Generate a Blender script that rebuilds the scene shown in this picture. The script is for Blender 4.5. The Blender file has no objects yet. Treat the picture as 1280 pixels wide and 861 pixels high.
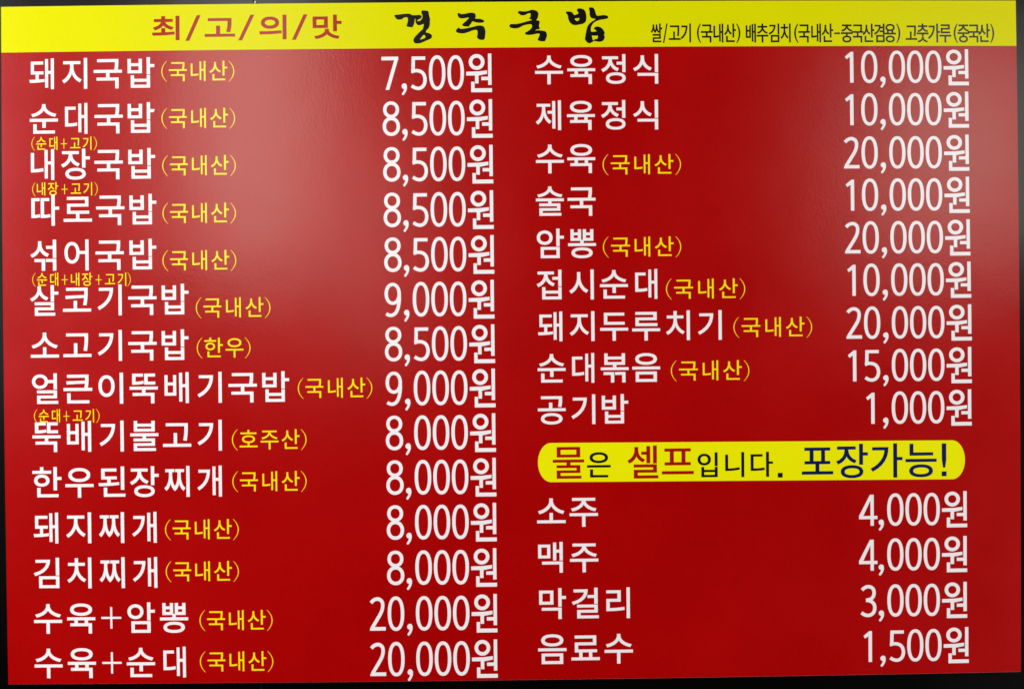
# A red and yellow Korean restaurant menu board on a dark wall, photographed almost square-on.
# Board layout is written in millimetres from the board's centre (x to the right, y up).
import bpy, math, random
from mathutils import Matrix, Euler, Vector
from mathutils.geometry import delaunay_2d_cdt

sc = bpy.context.scene
col = sc.collection
HALF_W, HALF_H = 600.0, 797.3 / 2      # board half size, mm
Z0 = 1.5                                # height of the board's centre above the floor, m
FACE = 6.0                              # board face stands this far off the wall, mm

# ------------------------------------------------------------------ camera
cam_d = bpy.data.cameras.new('camera')
cam = bpy.data.objects.new('camera', cam_d)
col.objects.link(cam)
cam_d.sensor_fit = 'HORIZONTAL'
cam_d.angle = math.radians(55)
cam_d.clip_start, cam_d.clip_end = 0.05, 50
cx, cy, cz = (-0.012663, -0.000162, 1.153643)
m = Matrix.Rotation(math.pi / 2, 4, 'X') @ Euler((-0.003114, -0.009027, -0.0093146), 'XYZ').to_matrix().to_4x4()
cam.matrix_world = Matrix.Translation((cx, -(cz + FACE / 1000), Z0 + cy)) @ m
sc.camera = cam

# ------------------------------------------------------------------ world and lamps
world = bpy.data.worlds.new('World')
sc.world = world
world.use_nodes = True
wb = world.node_tree.nodes['Background']
wb.inputs[0].default_value = (0.9, 0.95, 1.0, 1)
wb.inputs[1].default_value = 0.004
vs = sc.view_settings
vs.view_transform = 'Standard'; vs.look = 'None'; vs.exposure = 0; vs.gamma = 1; vs.use_curve_mapping = False

def lamp(name, loc, aim, w, h, radiance, colour):
    """rectangular soft lamp of the room, radiance in W/m2/sr"""
    d = bpy.data.lights.new(name, 'AREA')
    d.shape = 'RECTANGLE'; d.size = w; d.size_y = h
    d.energy = radiance * math.pi * w * h * 4 / 4
    d.color = colour
    o = bpy.data.objects.new(name, d)
    col.objects.link(o)
    o.location = loc
    o.rotation_euler = (Vector(aim) - Vector(loc)).to_track_quat('-Z', 'Y').to_euler()
    return o
#LAMPS
LX = 1.0
lamp('window_light', (-0.910, -2.4, Z0 + 0.809), (-0.27, 0, Z0 + 0.24), 0.441, 1.105, 6.3 * LX, (1.0, 0.94, 0.84))
lamp('window_light', (-0.456, -2.4, Z0 + 0.337), (-0.14, 0, Z0 + 0.10), 0.06, 0.738, 8.6 * LX, (1.0, 0.94, 0.84))
lamp('window_light', (1.668, -2.4, Z0 + 0.674), (0.50, 0, Z0 + 0.20), 0.667, 0.802, 3.95 * LX, (1.0, 0.94, 0.84))
lamp('room_light', (-2.28, -1.3, Z0 + 0.602), (0, 0, Z0), 1.3, 1.5, 14.35 * LX, (1.0, 0.985, 1.0))
lamp('room_light', (3.165, -1.3, Z0 - 1.045), (0, 0, Z0), 1.3, 1.5, 15.75 * LX, (1.0, 0.985, 1.0))
#ENDLAMPS

# ------------------------------------------------------------------ materials
def material(name, base, rough, mottling=0.03, bump=0.10, bump_scale=430.0, spec=0.5, wear=None):
    mt = bpy.data.materials.new(name)
    mt.use_nodes = True
    nt = mt.node_tree
    N, Lk = nt.nodes, nt.links
    p = N['Principled BSDF']
    p.inputs['Roughness'].default_value = rough
    p.inputs['Specular IOR Level'].default_value = spec
    tc = N.new('ShaderNodeTexCoord')
    n1 = N.new('ShaderNodeTexNoise'); n1.inputs['Scale'].default_value = 420; n1.inputs['Detail'].default_value = 5
    n2 = N.new('ShaderNodeTexNoise'); n2.inputs['Scale'].default_value = 7; n2.inputs['Detail'].default_value = 3
    Lk.new(tc.outputs['Object'], n1.inputs['Vector']); Lk.new(tc.outputs['Object'], n2.inputs['Vector'])
    mixn = N.new('ShaderNodeMath'); mixn.operation = 'ADD'
    Lk.new(n1.outputs['Fac'], mixn.inputs[0]); Lk.new(n2.outputs['Fac'], mixn.inputs[1])
    mr = N.new('ShaderNodeMapRange')
    mr.inputs['From Min'].default_value = 0.7; mr.inputs['From Max'].default_value = 1.3
    mr.inputs['To Min'].default_value = 1 - mottling; mr.inputs['To Max'].default_value = 1 + mottling
    Lk.new(mixn.outputs[0], mr.inputs['Value'])
    mul = N.new('ShaderNodeVectorMath'); mul.operation = 'SCALE'
    mul.inputs[0].default_value = base
    Lk.new(mr.outputs['Result'], mul.inputs['Scale'])
    Lk.new(mul.outputs['Vector'], p.inputs['Base Color'])
    # laminate: fine orange-peel relief and slightly uneven gloss
    b1 = N.new('ShaderNodeTexNoise'); b1.inputs['Scale'].default_value = bump_scale; b1.inputs['Detail'].default_value = 3
    b2 = N.new('ShaderNodeTexNoise'); b2.inputs['Scale'].default_value = 9; b2.inputs['Detail'].default_value = 2
    Lk.new(tc.outputs['Object'], b1.inputs['Vector']); Lk.new(tc.outputs['Object'], b2.inputs['Vector'])
    bp = N.new('ShaderNodeBump'); bp.inputs['Strength'].default_value = bump; bp.inputs['Distance'].default_value = 0.001
    Lk.new(b1.outputs['Fac'], bp.inputs['Height'])
    bq = N.new('ShaderNodeBump'); bq.inputs['Strength'].default_value = 0.05; bq.inputs['Distance'].default_value = 0.01
    Lk.new(b2.outputs['Fac'], bq.inputs['Height']); Lk.new(bp.outputs['Normal'], bq.inputs['Normal'])
    Lk.new(bq.outputs['Normal'], p.inputs['Normal'])
    rr = N.new('ShaderNodeMapRange')
    rr.inputs['From Min'].default_value = 0.3; rr.inputs['From Max'].default_value = 0.7
    rr.inputs['To Min'].default_value = rough - 0.02; rr.inputs['To Max'].default_value = rough + 0.02
    Lk.new(n2.outputs['Fac'], rr.inputs['Value']); Lk.new(rr.outputs['Result'], p.inputs['Roughness'])
    return mt

ROUGH = 0.220
M_RED = material('red_print', (0.375, 0.0002, 0.0002), ROUGH, mottling=0.085)
M_YELLOW = material('yellow_print', (0.70, 0.69, 0.0), ROUGH, mottling=0.02, spec=0.12)
M_STRIP = material('strip_print', (0.84, 0.83, 0.0), ROUGH, mottling=0.015, spec=0.35)
M_WHITE = material('white_print', (0.88, 0.855, 0.865), ROUGH, mottling=0.015)
M_NOTE = material('golden_print', (0.96, 0.745, 0.003), ROUGH, mottling=0.02)
M_DKRED = material('dark_red_print', (0.36, 0.006, 0.001), ROUGH, spec=0.3)
M_BLACK = material('black_print', (0.006, 0.006, 0.004), ROUGH)
M_NAVY = material('navy_print', (0.003, 0.009, 0.085), ROUGH)
M_EDGE = material('board_edge', (0.62, 0.45, 0.42), 0.5)
M_WALL = material('black_wall_panel', (0.0006, 0.0006, 0.0004), 0.22, mottling=0.3, bump=0.03, bump_scale=300, spec=0.42)
M_GAP = material('dark_joint', (0.001, 0.001, 0.001), 0.8, spec=0.1)
M_CLIP = material('steel', (0.6, 0.6, 0.52), 0.35)
M_SPECK = material('grime', (0.05, 0.02, 0.015), 0.7)
M_DUST = material('dust', (0.42, 0.16, 0.12), 0.8)

# ------------------------------------------------------------------ helpers
def bow(x, y):
    """the printed sheet is very slightly barrel shaped: its corners sit a few mm in"""
    dx, dy = x + 2.3, y + 3.9
    k = 1.67e-8 * (dx * dx + dy * dy)
    return x - k * dx, y - k * dy

def local(x, y, h):                     # board mm -> metres from the board's foot on the wall
    x, y = bow(x, y)
    return (x / 1000, -h / 1000, (y + HALF_H) / 1000)

def area(lp):
    return 0.5 * sum(lp[i - 1][0] * lp[i][1] - lp[i][0] * lp[i - 1][1] for i in range(len(lp)))

def fatten(lp, wx, wy, sgn):
    """push a loop outwards by (wx, wy) mm"""
    n = len(lp); out = []
    for i in range(n):
        a, b, c = lp[i - 1], lp[i], lp[(i + 1) % n]
        e1 = Vector((b[0] - a[0], b[1] - a[1])); e2 = Vector((c[0] - b[0], c[1] - b[1]))
        if e1.length < 1e-9 or e2.length < 1e-9:
            out.append(b); continue
        e1.normalize(); e2.normalize()
        n1 = Vector((e1.y, -e1.x)) * sgn; n2 = Vector((e2.y, -e2.x)) * sgn
        d = max(0.35, 1 + n1.dot(n2))
        mm = (n1 + n2) / d
        out.append((b[0] + mm.x * wx, b[1] + mm.y * wy))
    return out

def wind(x, y, loops):
    w = 0
    for lp in loops:
        px, py = lp[-1]
        for qx, qy in lp:
            if (py <= y) != (qy <= y):
                t = (y - py) / (qy - py)
                if px + t * (qx - px) > x:
                    w += 1 if qy > py else -1
            px, py = qx, qy
    return w

def fill(loops):
    """triangulate a set of loops (union of outers, minus oppositely wound holes)"""
    vs_, es = [], []
    for lp in loops:
        k = len(vs_)
        vs_ += [Vector(p) for p in lp]
        es += [(k + i, k + (i + 1) % len(lp)) for i in range(len(lp))]
    v, e, f, *_ = delaunay_2d_cdt(vs_, es, [], 0, 1e-4)
    tris = []
    for t in f:
        gx = sum(v[i].x for i in t) / len(t); gy = sum(v[i].y for i in t) / len(t)
        if wind(gx, gy, loops) != 0:
            tris.append(tuple(t))
    return [(p.x, p.y) for p in v], tris

class Sheet:
    """collects filled shapes and turns them into one thin raised mesh"""
    def __init__(self): self.v, self.f = [], []
    def add(self, pts, tris, h0, h1):
        k = len(self.v); n = len(pts)
        self.v += [local(x, y, h1) for x, y in pts] + [local(x, y, h0) for x, y in pts]
        seen = {}
        for t in tris:
            a = sum((pts[t[i - 1]][0] * pts[t[i]][1] - pts[t[i]][0] * pts[t[i - 1]][1]) for i in range(len(t)))
            if a < 0: t = t[::-1]
            self.f.append(tuple(k + i for i in t))
            for i in range(len(t)):
                seen[(t[i - 1], t[i])] = 1
        for (a, b) in seen:
            if (b, a) not in seen:
                self.f.append((k + a, k + n + a, k + n + b, k + b))
    def loops(self, loops, h0, h1):
        p, t = fill(loops); self.add(p, t, h0, h1)
    def build(self, name, mat, parent, label=None):
        me = bpy.data.meshes.new(name)
        me.from_pydata(self.v, [], self.f)
        me.materials.append(mat); me.update()
        o = bpy.data.objects.new(name, me)
        col.objects.link(o)
        if parent: o.parent = parent
        if label: o['label'] = label
        return o

def smooth(pts, k=3, closed=True):
    """Catmull-Rom through the points"""
    n = len(pts); out = []
    rng = range(n) if closed else range(n - 1)
    for i in rng:
        if closed: p = [pts[(i + j) % n] for j in (-1, 0, 1, 2)]
        else: p = [pts[max(0, min(n - 1, i + j))] for j in (-1, 0, 1, 2)]
        for s in range(k):
            t = s / k
            out.append(tuple(0.5 * (2 * p[1][a] + (p[2][a] - p[0][a]) * t + (2 * p[0][a] - 5 * p[1][a] + 4 * p[2][a] - p[3][a]) * t * t
                             + (3 * p[1][a] - p[0][a] - 3 * p[2][a] + p[3][a]) * t ** 3) for a in (0, 1)))
    if not closed: out.append(tuple(pts[-1]))
    return out

def stroke(pts, w, k=5):
    """flat-ended stroke of width w along a smoothed centre line"""
    c = smooth(pts, k, closed=False); n = len(c); L, R = [], []
    for i in range(n):
        a, b = c[max(0, i - 1)], c[min(n - 1, i + 1)]
        d = Vector((b[0] - a[0], b[1] - a[1])).normalized()
        L.append((c[i][0] - d.y * w / 2, c[i][1] + d.x * w / 2)); R.append((c[i][0] + d.y * w / 2, c[i][1] - d.x * w / 2))
    lp = L + R[::-1]
    return lp if area(lp) > 0 else lp[::-1]

def ring(cx_, cy_, a, b, w, e=2.0, n=48, wy=None):
    def el(a, b):
        r = []
        for i in range(n):
            t = 2 * math.pi * i / n; c, s = math.cos(t), math.sin(t)
            r.append((cx_ + a * math.copysign(abs(c) ** (2 / e), c), cy_ + b * math.copysign(abs(s) ** (2 / e), s)))
        return r
    return [el(a, b), el(a - w, b - (wy or w))[::-1]]

def poly(*p):
    p = list(p)
    return p if area(p) > 0 else p[::-1]

# ------------------------------------------------------------------ letter shapes
# Hangul syllables, 1000 units to the em: one string of x,y pairs per outline
HANGUL = {
'돼':["86,370 242,370 242,190 39,187 51,117 192,119 354,128 512,147 507,208 448,202 386,197 321,193 321,370 476,370 476,437 167,437 167,667 468,667 468,735 86,735","548,-30 626,-30 626,383 734,383 734,-78 814,-78 814,827 734,827 734,451 626,451 626,807 548,807"],
'지':["707,-78 790,-78 790,827 707,827","79,665 289,665 289,551 280,472 256,395 218,321 170,256 113,202 50,162 98,96 172,146 238,215 293,299 332,394 372,305 426,228 493,164 568,118 614,184 550,221 492,271 444,332 406,401 382,475 373,551 373,665 584,665 584,734 79,734"],
'국':["135,161 686,161 686,-78 769,-78 769,228 500,228 500,393 870,393 870,461 741,461 757,560 763,645 764,718 764,784 154,784 154,716 682,716 681,644 675,560 658,461 50,461 50,393 417,393 417,228 135,228"],
'밥':["87,370 506,370 506,781 424,781 424,649 169,649 169,781 87,781","424,583 424,437 169,437 169,583","182,-66 752,-66 752,288 669,288 669,180 264,180 264,288 182,288","669,114 669,2 264,2 264,114","669,330 752,330 752,549 885,549 885,619 752,619 752,827 669,827"],
'순':["416,760 404,701 369,646 318,598 252,557 178,527 99,508 131,443 233,470 326,514 404,574 459,648 515,575 593,515 685,471 786,444 818,510 740,529 666,559 600,600 548,648 514,702 501,760 501,804 416,804","49,299 424,299 424,116 506,116 506,299 869,299 869,367 49,367","153,-58 778,-58 778,10 236,10 236,203 153,203"],
'대':["533,-31 610,-31 610,396 738,396 738,-78 817,-78 817,827 738,827 738,464 610,464 610,807 533,807","82,145 141,145 264,147 371,155 476,172 468,241 373,225 275,218 165,215 165,649 418,649 418,717 82,717"],
'내':["531,-31 609,-31 609,390 736,390 736,-78 816,-78 816,827 736,827 736,459 609,459 609,807 531,807","94,156 151,156 251,158 358,167 476,185 466,258 363,241 267,232 177,229 177,718 94,718"],
'장':["378,252 305,237 246,213 202,181 175,140 166,91 175,42 202,1 246,-32 305,-56 378,-71 464,-76 550,-71 623,-56 681,-32 724,1 751,42 760,91 751,140 724,181 681,213 623,237 550,252 464,257","554,184 622,165 664,133 679,91 664,48 622,17 554,-3 464,-10 374,-3 306,17 263,48 248,91 263,133 306,165 374,184 464,191","71,692 273,692 273,656 257,562 211,479 139,410 46,363 88,297 164,334 228,384 280,446 316,519 352,455 402,401 463,357 535,324 574,389 484,433 416,495 372,572 356,657 356,692 555,692 555,760 71,760","669,282 752,282 752,528 885,528 885,597 752,597 752,827 669,827"],
'따':["677,-78 760,-78 760,402 890,402 890,472 760,472 760,828 677,828","76,159 175,160 243,165 322,178 314,247 258,237 206,231 159,229 159,664 305,664 305,732 76,732","356,159 483,160 557,166 631,180 623,249 563,237 503,231 437,228 437,664 595,664 595,732 356,732"],
'로':["152,272 417,272 417,103 50,103 50,34 870,34 870,103 499,103 499,272 789,272 789,340 234,340 234,486 768,486 768,760 150,760 150,692 686,692 686,552 152,552"],
'섞':["167,185 380,185 380,-78 463,-78 463,253 167,253","506,185 711,185 711,-78 794,-78 794,253 506,253","711,645 514,645 514,576 711,576 711,301 794,301 794,827 711,827","276,692 269,625 248,563 215,506 170,457 115,416 51,386 94,320 168,357 231,408 281,471 317,544 354,478 403,421 463,374 533,340 577,405 488,451 418,517 373,598 357,687 357,785 276,785"],
'어':["351,666 397,617 427,541 438,442 427,342 397,266 351,217 291,200 232,217 186,266 156,342 145,442 156,541 186,617 232,666 291,683","712,482 515,482 503,561 479,628 445,683 401,723 349,748 291,757 229,747 174,718 129,672 95,609 74,532 66,442 74,352 95,274 129,212 174,165 229,136 291,126 351,135 403,162 447,204 481,261 504,332 515,415 712,415 712,-79 794,-79 794,827 712,827"],
'살':["271,725 264,660 243,599 209,545 164,498 109,459 45,431 86,364 162,401 226,451 278,513 314,585 350,522 399,468 460,424 531,392 574,456 484,499 414,561 369,638 353,726 353,796 271,796","669,355 752,355 752,561 885,561 885,630 752,630 752,827 669,827","180,-68 784,-68 784,-1 261,-1 261,97 752,97 752,314 178,314 178,248 670,248 670,159 180,159"],
'코':["148,671 687,671 685,521 122,498 135,426 681,458 674,392 664,321 649,243 731,234 757,400 767,537 768,653 768,739 148,739","368,114 50,114 50,45 867,45 867,114 450,114 450,348 368,348"],
'기':["709,-78 792,-78 792,827 709,827","103,662 442,662 425,558 389,461 336,373 264,292 172,221 61,158 105,91 241,171 349,264 429,367 484,480 516,601 526,729 103,729"],
'소':["415,108 50,108 50,40 870,40 870,108 497,108 497,328 415,328","412,697 399,624 362,556 307,496 239,446 162,408 82,386 118,317 221,350 317,405 398,478 456,568 514,478 596,405 692,350 795,317 831,386 751,408 674,446 605,496 550,556 512,624 499,697 499,766 412,766"],
'고':["137,668 687,668 686,531 677,397 653,238 737,228 760,393 769,529 770,647 770,736 137,736","368,118 50,118 50,49 867,49 867,118 450,118 450,441 368,441"],
'얼':["358,718 407,690 438,646 450,591 438,535 407,492 358,463 297,453 235,463 187,492 155,535 143,591 155,646 187,690 235,718 297,728","233,789 177,770 130,739 94,698 72,648 64,591 72,534 94,484 130,443 177,412 233,392 297,385 382,398 451,433 500,488 526,558 711,558 711,367 793,367 793,827 711,827 711,626 526,626 500,696 451,749 381,784 297,796","213,-66 827,-66 827,1 295,1 295,99 793,99 793,317 211,317 211,251 711,251 711,162 213,162"],
'큰':["50,314 869,314 869,382 738,382 756,506 763,611 764,702 764,779 154,779 154,711 682,711 681,598 132,581 143,512 677,536 672,488 665,437 655,382 50,382","153,-58 782,-58 782,10 236,10 236,224 153,224"],
'이':["707,-79 790,-79 790,827 707,827","249,747 194,718 148,672 113,609 91,532 83,442 91,352 113,274 148,212 194,165 249,136 313,126 376,136 431,165 477,212 512,274 534,352 542,442 534,532 512,609 477,672 431,718 376,747 313,757","373,666 421,617 451,541 462,442 451,342 421,266 373,217 313,200 252,217 205,266 174,342 163,442 174,541 205,617 252,666 313,683"],
'뚝':["139,150 680,150 680,-78 763,-78 763,217 500,217 500,336 867,336 867,403 50,403 50,336 417,336 417,217 139,217","485,487 794,487 794,554 569,554 569,725 788,725 788,793 485,793","127,487 177,487 266,489 356,496 451,512 443,578 363,564 287,557 212,554 212,725 432,725 432,793 127,793"],
'배':["82,148 428,148 428,741 351,741 351,521 161,521 161,741 82,741","351,454 351,216 161,216 161,454","538,-32 617,-32 617,400 739,400 739,-78 819,-78 819,827 739,827 739,469 617,469 617,808 538,808"],
'불':["158,514 760,514 760,813 678,813 678,728 240,728 240,813 158,813","678,665 678,579 240,579 240,665","151,-68 789,-68 789,-3 232,-3 232,84 762,84 762,286 499,286 499,373 867,373 867,441 50,441 50,373 416,373 416,286 149,286 149,223 681,223 681,144 151,144"],
'한':["258,595 205,579 162,554 130,520 109,479 102,431 109,383 130,342 162,309 205,284 258,268 319,263 379,268 432,284 475,309 507,342 528,383 535,431 528,479 507,520 475,554 432,579 379,595 319,600","375,528 418,507 446,474 456,431 446,388 418,356 375,335 319,328 263,335 220,356 192,388 182,431 192,474 220,507 263,528 319,535","669,148 752,148 752,460 885,460 885,529 752,529 752,826 669,826","278,716 52,716 52,649 586,649 586,716 361,716 361,826 278,826","189,-58 792,-58 792,10 271,10 271,202 189,202"],
'우':["368,785 292,767 229,737 181,698 151,649 141,592 151,535 181,487 229,448 292,418 368,400 457,394 546,400 623,418 686,448 734,487 764,535 774,592 764,649 734,698 686,737 623,767 546,785 457,791","552,715 625,688 672,646 689,592 672,538 625,497 552,470 457,461 363,470 290,497 243,538 226,592 243,646 290,688 363,715 457,724","49,240 416,240 416,-78 498,-78 498,240 869,240 869,309 49,309"],
'된':["707,150 790,150 790,826 707,826","247,267 443,276 640,297 634,358 555,350 475,344 392,340 392,464 571,464 571,531 218,531 218,700 564,700 564,768 135,768 135,464 309,464 309,336 54,332 66,264","205,-58 820,-58 820,10 288,10 288,195 205,195"],
'찌':["719,-78 802,-78 802,827 719,827","378,667 449,667 449,558 445,473 430,381 402,292 356,213 310,294 282,384 268,475 264,558 264,667 334,667 334,735 74,735 74,667 185,667 185,558 179,456 156,350 113,252 44,173 97,112 142,158 177,214 205,278 224,347 244,276 272,209 309,151 356,103 404,150 441,208 469,275 488,346 508,277 535,214 571,158 616,112 668,173 600,250 557,348 534,454 528,558 528,667 631,667 631,735 378,735"],
'개':["536,-33 614,-33 614,395 736,395 736,-78 816,-78 816,827 736,827 736,463 614,463 614,803 536,803","85,642 355,642 342,551 316,464 276,382 219,306 144,237 50,175 98,116 213,195 300,283 364,381 406,485 429,596 436,710 85,710"],
'김':["708,316 791,316 791,826 708,826","207,-65 791,-65 791,272 207,272","710,2 288,2 288,206 710,206","108,702 434,702 416,628 379,561 324,501 252,449 163,406 60,372 93,306 217,349 322,406 407,478 470,562 510,659 523,768 108,768"],
'치':["707,-78 790,-78 790,827 707,827","300,670 91,670 91,603 301,603 301,534 293,456 270,381 234,312 187,250 131,199 67,161 113,97 188,144 252,208 305,286 343,376 382,291 436,218 500,157 574,113 620,177 556,213 499,262 451,321 414,387 391,459 383,534 383,603 589,603 589,670 383,670 383,810 300,810"],
'수':["416,744 403,682 369,625 316,575 249,533 173,502 92,483 125,416 229,443 324,489 403,551 460,627 517,551 596,489 690,443 794,416 827,483 746,502 670,533 603,575 550,626 515,683 502,744 502,795 416,795","50,249 416,249 416,-78 498,-78 498,249 867,249 867,318 50,318"],
'육':["367,801 289,785 226,760 179,726 150,683 140,633 150,582 179,539 226,505 289,480 367,464 458,459 549,464 627,480 690,505 737,539 766,582 776,633 766,683 737,726 690,760 627,785 549,801 458,806","555,733 628,712 675,678 691,633 675,587 628,554 555,532 458,525 361,532 288,554 241,587 225,633 241,678 288,712 361,733 458,740","141,144 683,144 683,-78 766,-78 766,211 651,211 651,324 867,324 867,391 50,391 50,324 265,324 265,211 141,211","569,324 569,211 348,211 348,324"],
'암':["184,-66 752,-66 752,261 184,261","670,2 265,2 265,194 670,194","237,766 180,746 133,714 97,671 74,620 66,560 74,500 97,449 133,406 180,374 237,354 302,347 367,354 424,374 471,406 507,449 530,500 538,560 530,620 507,671 471,714 424,746 367,766 302,773","364,692 414,663 446,618 458,560 446,502 414,457 364,427 302,417 240,427 191,457 159,502 147,560 159,618 191,663 240,692 302,703","669,305 752,305 752,537 885,537 885,605 752,605 752,827 669,827"],
'뽕':["346,638 346,533 204,533 204,638","713,638 713,533 572,533 572,638","368,232 292,219 231,196 186,165 158,127 149,81 158,34 186,-5 231,-35 292,-58 368,-71 458,-76 548,-71 624,-58 685,-35 730,-5 758,34 767,81 758,127 730,165 685,196 624,219 548,232 458,237","553,167 624,149 668,120 683,81 668,42 624,12 553,-6 458,-12 362,-6 291,12 247,42 232,81 247,120 291,149 362,167 458,173","50,302 867,302 867,370 500,370 500,464 792,464 792,802 713,802 713,703 572,703 572,802 493,802 493,474 424,474 424,802 346,802 346,703 204,703 204,802 125,802 125,464 417,464 417,370 50,370"],
'제':["738,-78 817,-78 817,827 738,827","557,502 408,502 408,434 557,434 557,-31 635,-31 635,806 557,806","64,653 235,653 235,571 222,449 184,335 122,237 39,165 90,103 153,154 205,220 246,299 276,388 305,306 346,233 396,172 457,124 507,186 425,254 365,347 328,455 315,571 315,653 477,653 477,721 64,721"],
'정':["409,255 335,240 275,216 231,182 204,141 195,91 204,42 231,0 275,-33 335,-57 409,-72 496,-77 583,-72 657,-57 717,-33 761,0 788,42 797,91 788,141 761,182 717,216 657,240 583,255 496,260","588,188 657,168 700,135 715,91 700,47 657,15 588,-5 496,-12 404,-5 336,15 292,47 277,91 292,135 336,168 404,188 496,195","711,592 533,592 533,523 711,523 711,288 794,288 794,827 711,827","79,693 280,693 280,662 264,568 217,482 145,411 53,362 96,296 171,334 236,387 287,451 324,525 360,460 409,402 470,356 541,321 583,387 494,433 424,498 380,577 364,663 364,693 562,693 562,761 79,761"],
'식':["187,169 708,169 708,-78 791,-78 791,237 187,237","708,283 791,283 791,827 708,827","285,696 278,630 256,567 223,509 177,459 122,417 58,386 100,320 175,358 240,411 291,476 328,551 366,481 417,421 481,372 554,336 595,402 503,449 432,518 385,602 369,696 369,784 285,784"],
'술':["416,789 404,736 369,688 317,646 251,612 176,587 95,572 123,509 227,531 322,569 402,622 458,688 515,622 594,569 689,531 794,509 822,572 742,587 666,612 600,646 548,688 513,736 501,789 501,822 416,822","151,-68 789,-68 789,-3 232,-3 232,87 762,87 762,294 499,294 499,383 867,383 867,450 50,450 50,383 416,383 416,294 149,294 149,229 681,229 681,148 151,148"],
'접':["215,-66 793,-66 793,292 711,292 711,181 297,181 297,292 215,292","711,115 711,2 297,2 297,115","711,608 532,608 532,539 711,539 711,335 793,335 793,827 711,827","79,705 280,705 280,682 263,589 217,504 145,435 53,386 96,320 171,358 235,409 287,472 323,546 359,480 409,423 470,376 541,341 583,406 494,452 424,518 380,596 364,682 364,705 562,705 562,773 79,773"],
'시':["707,-79 790,-79 790,827 707,827","288,587 279,501 255,419 217,342 168,275 110,219 45,179 96,110 172,161 238,230 291,316 331,413 370,321 424,241 489,175 562,128 612,194 548,233 490,286 442,352 404,425 380,505 371,587 371,749 288,749"],
'두':["162,423 766,423 766,490 246,490 246,706 754,706 754,774 162,774","49,237 416,237 416,-75 498,-75 498,237 869,237 869,305 49,305"],
'루':["150,371 790,371 790,439 233,439 233,554 770,554 770,791 147,791 147,724 686,724 686,618 150,618","49,210 416,210 416,-79 499,-79 499,210 869,210 869,278 49,278"],
'볶':["132,159 352,159 352,-77 433,-77 433,227 132,227","476,159 689,159 689,-77 771,-77 771,227 476,227","678,642 678,538 240,538 240,642","158,471 417,471 417,375 50,375 50,308 867,308 867,375 500,375 500,471 760,471 760,809 678,809 678,706 240,706 240,809 158,809"],
'음':["367,802 289,786 226,762 179,728 150,685 140,635 150,585 179,543 226,510 289,485 367,470 458,465 550,470 628,485 691,510 737,543 766,585 776,635 766,685 737,728 691,762 628,786 550,802 458,807","555,734 628,713 675,680 691,635 675,591 628,559 555,538 458,531 361,538 288,559 241,591 225,635 241,680 288,713 361,734 458,741","150,-66 767,-66 767,232 150,232","686,2 231,2 231,165 686,165","50,320 867,320 867,388 50,388"],
'공':["365,251 288,236 226,212 180,179 151,138 141,89 151,41 180,0 226,-32 288,-56 365,-71 455,-76 545,-71 622,-56 685,-32 731,0 760,41 770,89 760,138 731,179 685,212 622,236 545,251 455,256","551,185 625,165 672,132 688,89 672,47 625,16 551,-4 455,-11 359,-4 286,16 239,47 223,89 239,132 286,165 359,185 455,192","147,714 681,714 680,634 674,559 657,474 738,465 756,552 762,631 763,705 763,781 147,781","386,406 51,406 51,338 866,338 866,406 468,406 468,580 386,580"],
'주':["127,704 412,704 400,641 366,588 315,541 250,501 176,472 98,454 130,388 233,415 326,460 404,520 458,595 513,520 591,460 685,415 788,388 819,454 741,472 667,501 602,541 551,588 517,641 505,704 789,704 789,770 127,770","50,244 416,244 416,-77 498,-77 498,244 867,244 867,312 50,312"],
'맥':["206,170 730,170 730,-78 812,-78 812,238 206,238","90,356 439,356 439,749 90,749","361,421 168,421 168,684 361,684","539,294 617,294 617,526 733,526 733,288 812,288 812,826 733,826 733,594 617,594 617,809 539,809"],
'막':["87,358 503,358 503,759 87,759","422,425 168,425 168,693 422,693","164,176 669,176 669,-79 752,-79 752,243 164,243","669,291 752,291 752,523 885,523 885,592 752,592 752,827 669,827"],
'걸':["515,542 711,542 711,364 794,364 794,827 711,827 711,610 515,610","111,715 419,715 402,646 368,584 316,529 247,481 163,442 64,411 93,344 214,384 316,437 398,504 458,584 495,677 508,783 111,783","214,-69 824,-69 824,-2 296,-2 296,102 794,102 794,324 212,324 212,257 711,257 711,165 214,165"],
'리':["709,-79 791,-79 791,827 709,827","100,675 434,675 434,487 102,487 102,140 177,140 328,143 476,152 632,173 624,241 473,222 330,212 186,209 186,420 518,420 518,743 100,743"],
'료':["152,273 279,273 279,103 50,103 50,34 870,34 870,103 649,103 649,273 789,273 789,341 234,341 234,486 768,486 768,760 150,760 150,692 686,692 686,553 152,553","360,273 568,273 568,103 360,103"],
'산':["272,661 265,593 244,529 211,471 166,421 111,380 46,350 91,284 166,322 229,374 280,438 316,513 353,446 403,388 464,341 535,306 577,372 486,419 416,486 370,567 354,658 354,772 272,772","669,159 752,159 752,480 885,480 885,550 752,550 752,827 669,827","190,-58 792,-58 792,10 274,10 274,223 190,223"],
'호':["546,493 613,472 655,439 670,394 655,349 613,316 546,295 458,288 369,295 303,316 261,349 246,394 261,439 303,472 369,493 458,500","417,694 90,694 90,626 825,626 825,694 499,694 499,812 417,812","373,561 300,545 241,521 198,487 171,444 162,394 170,347 193,307 230,274 280,248 343,231 417,222 417,96 50,96 50,28 870,28 870,96 499,96 499,222 573,231 635,248 686,274 723,307 746,347 754,394 745,444 718,487 674,521 616,545 543,561 458,566"],
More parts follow.
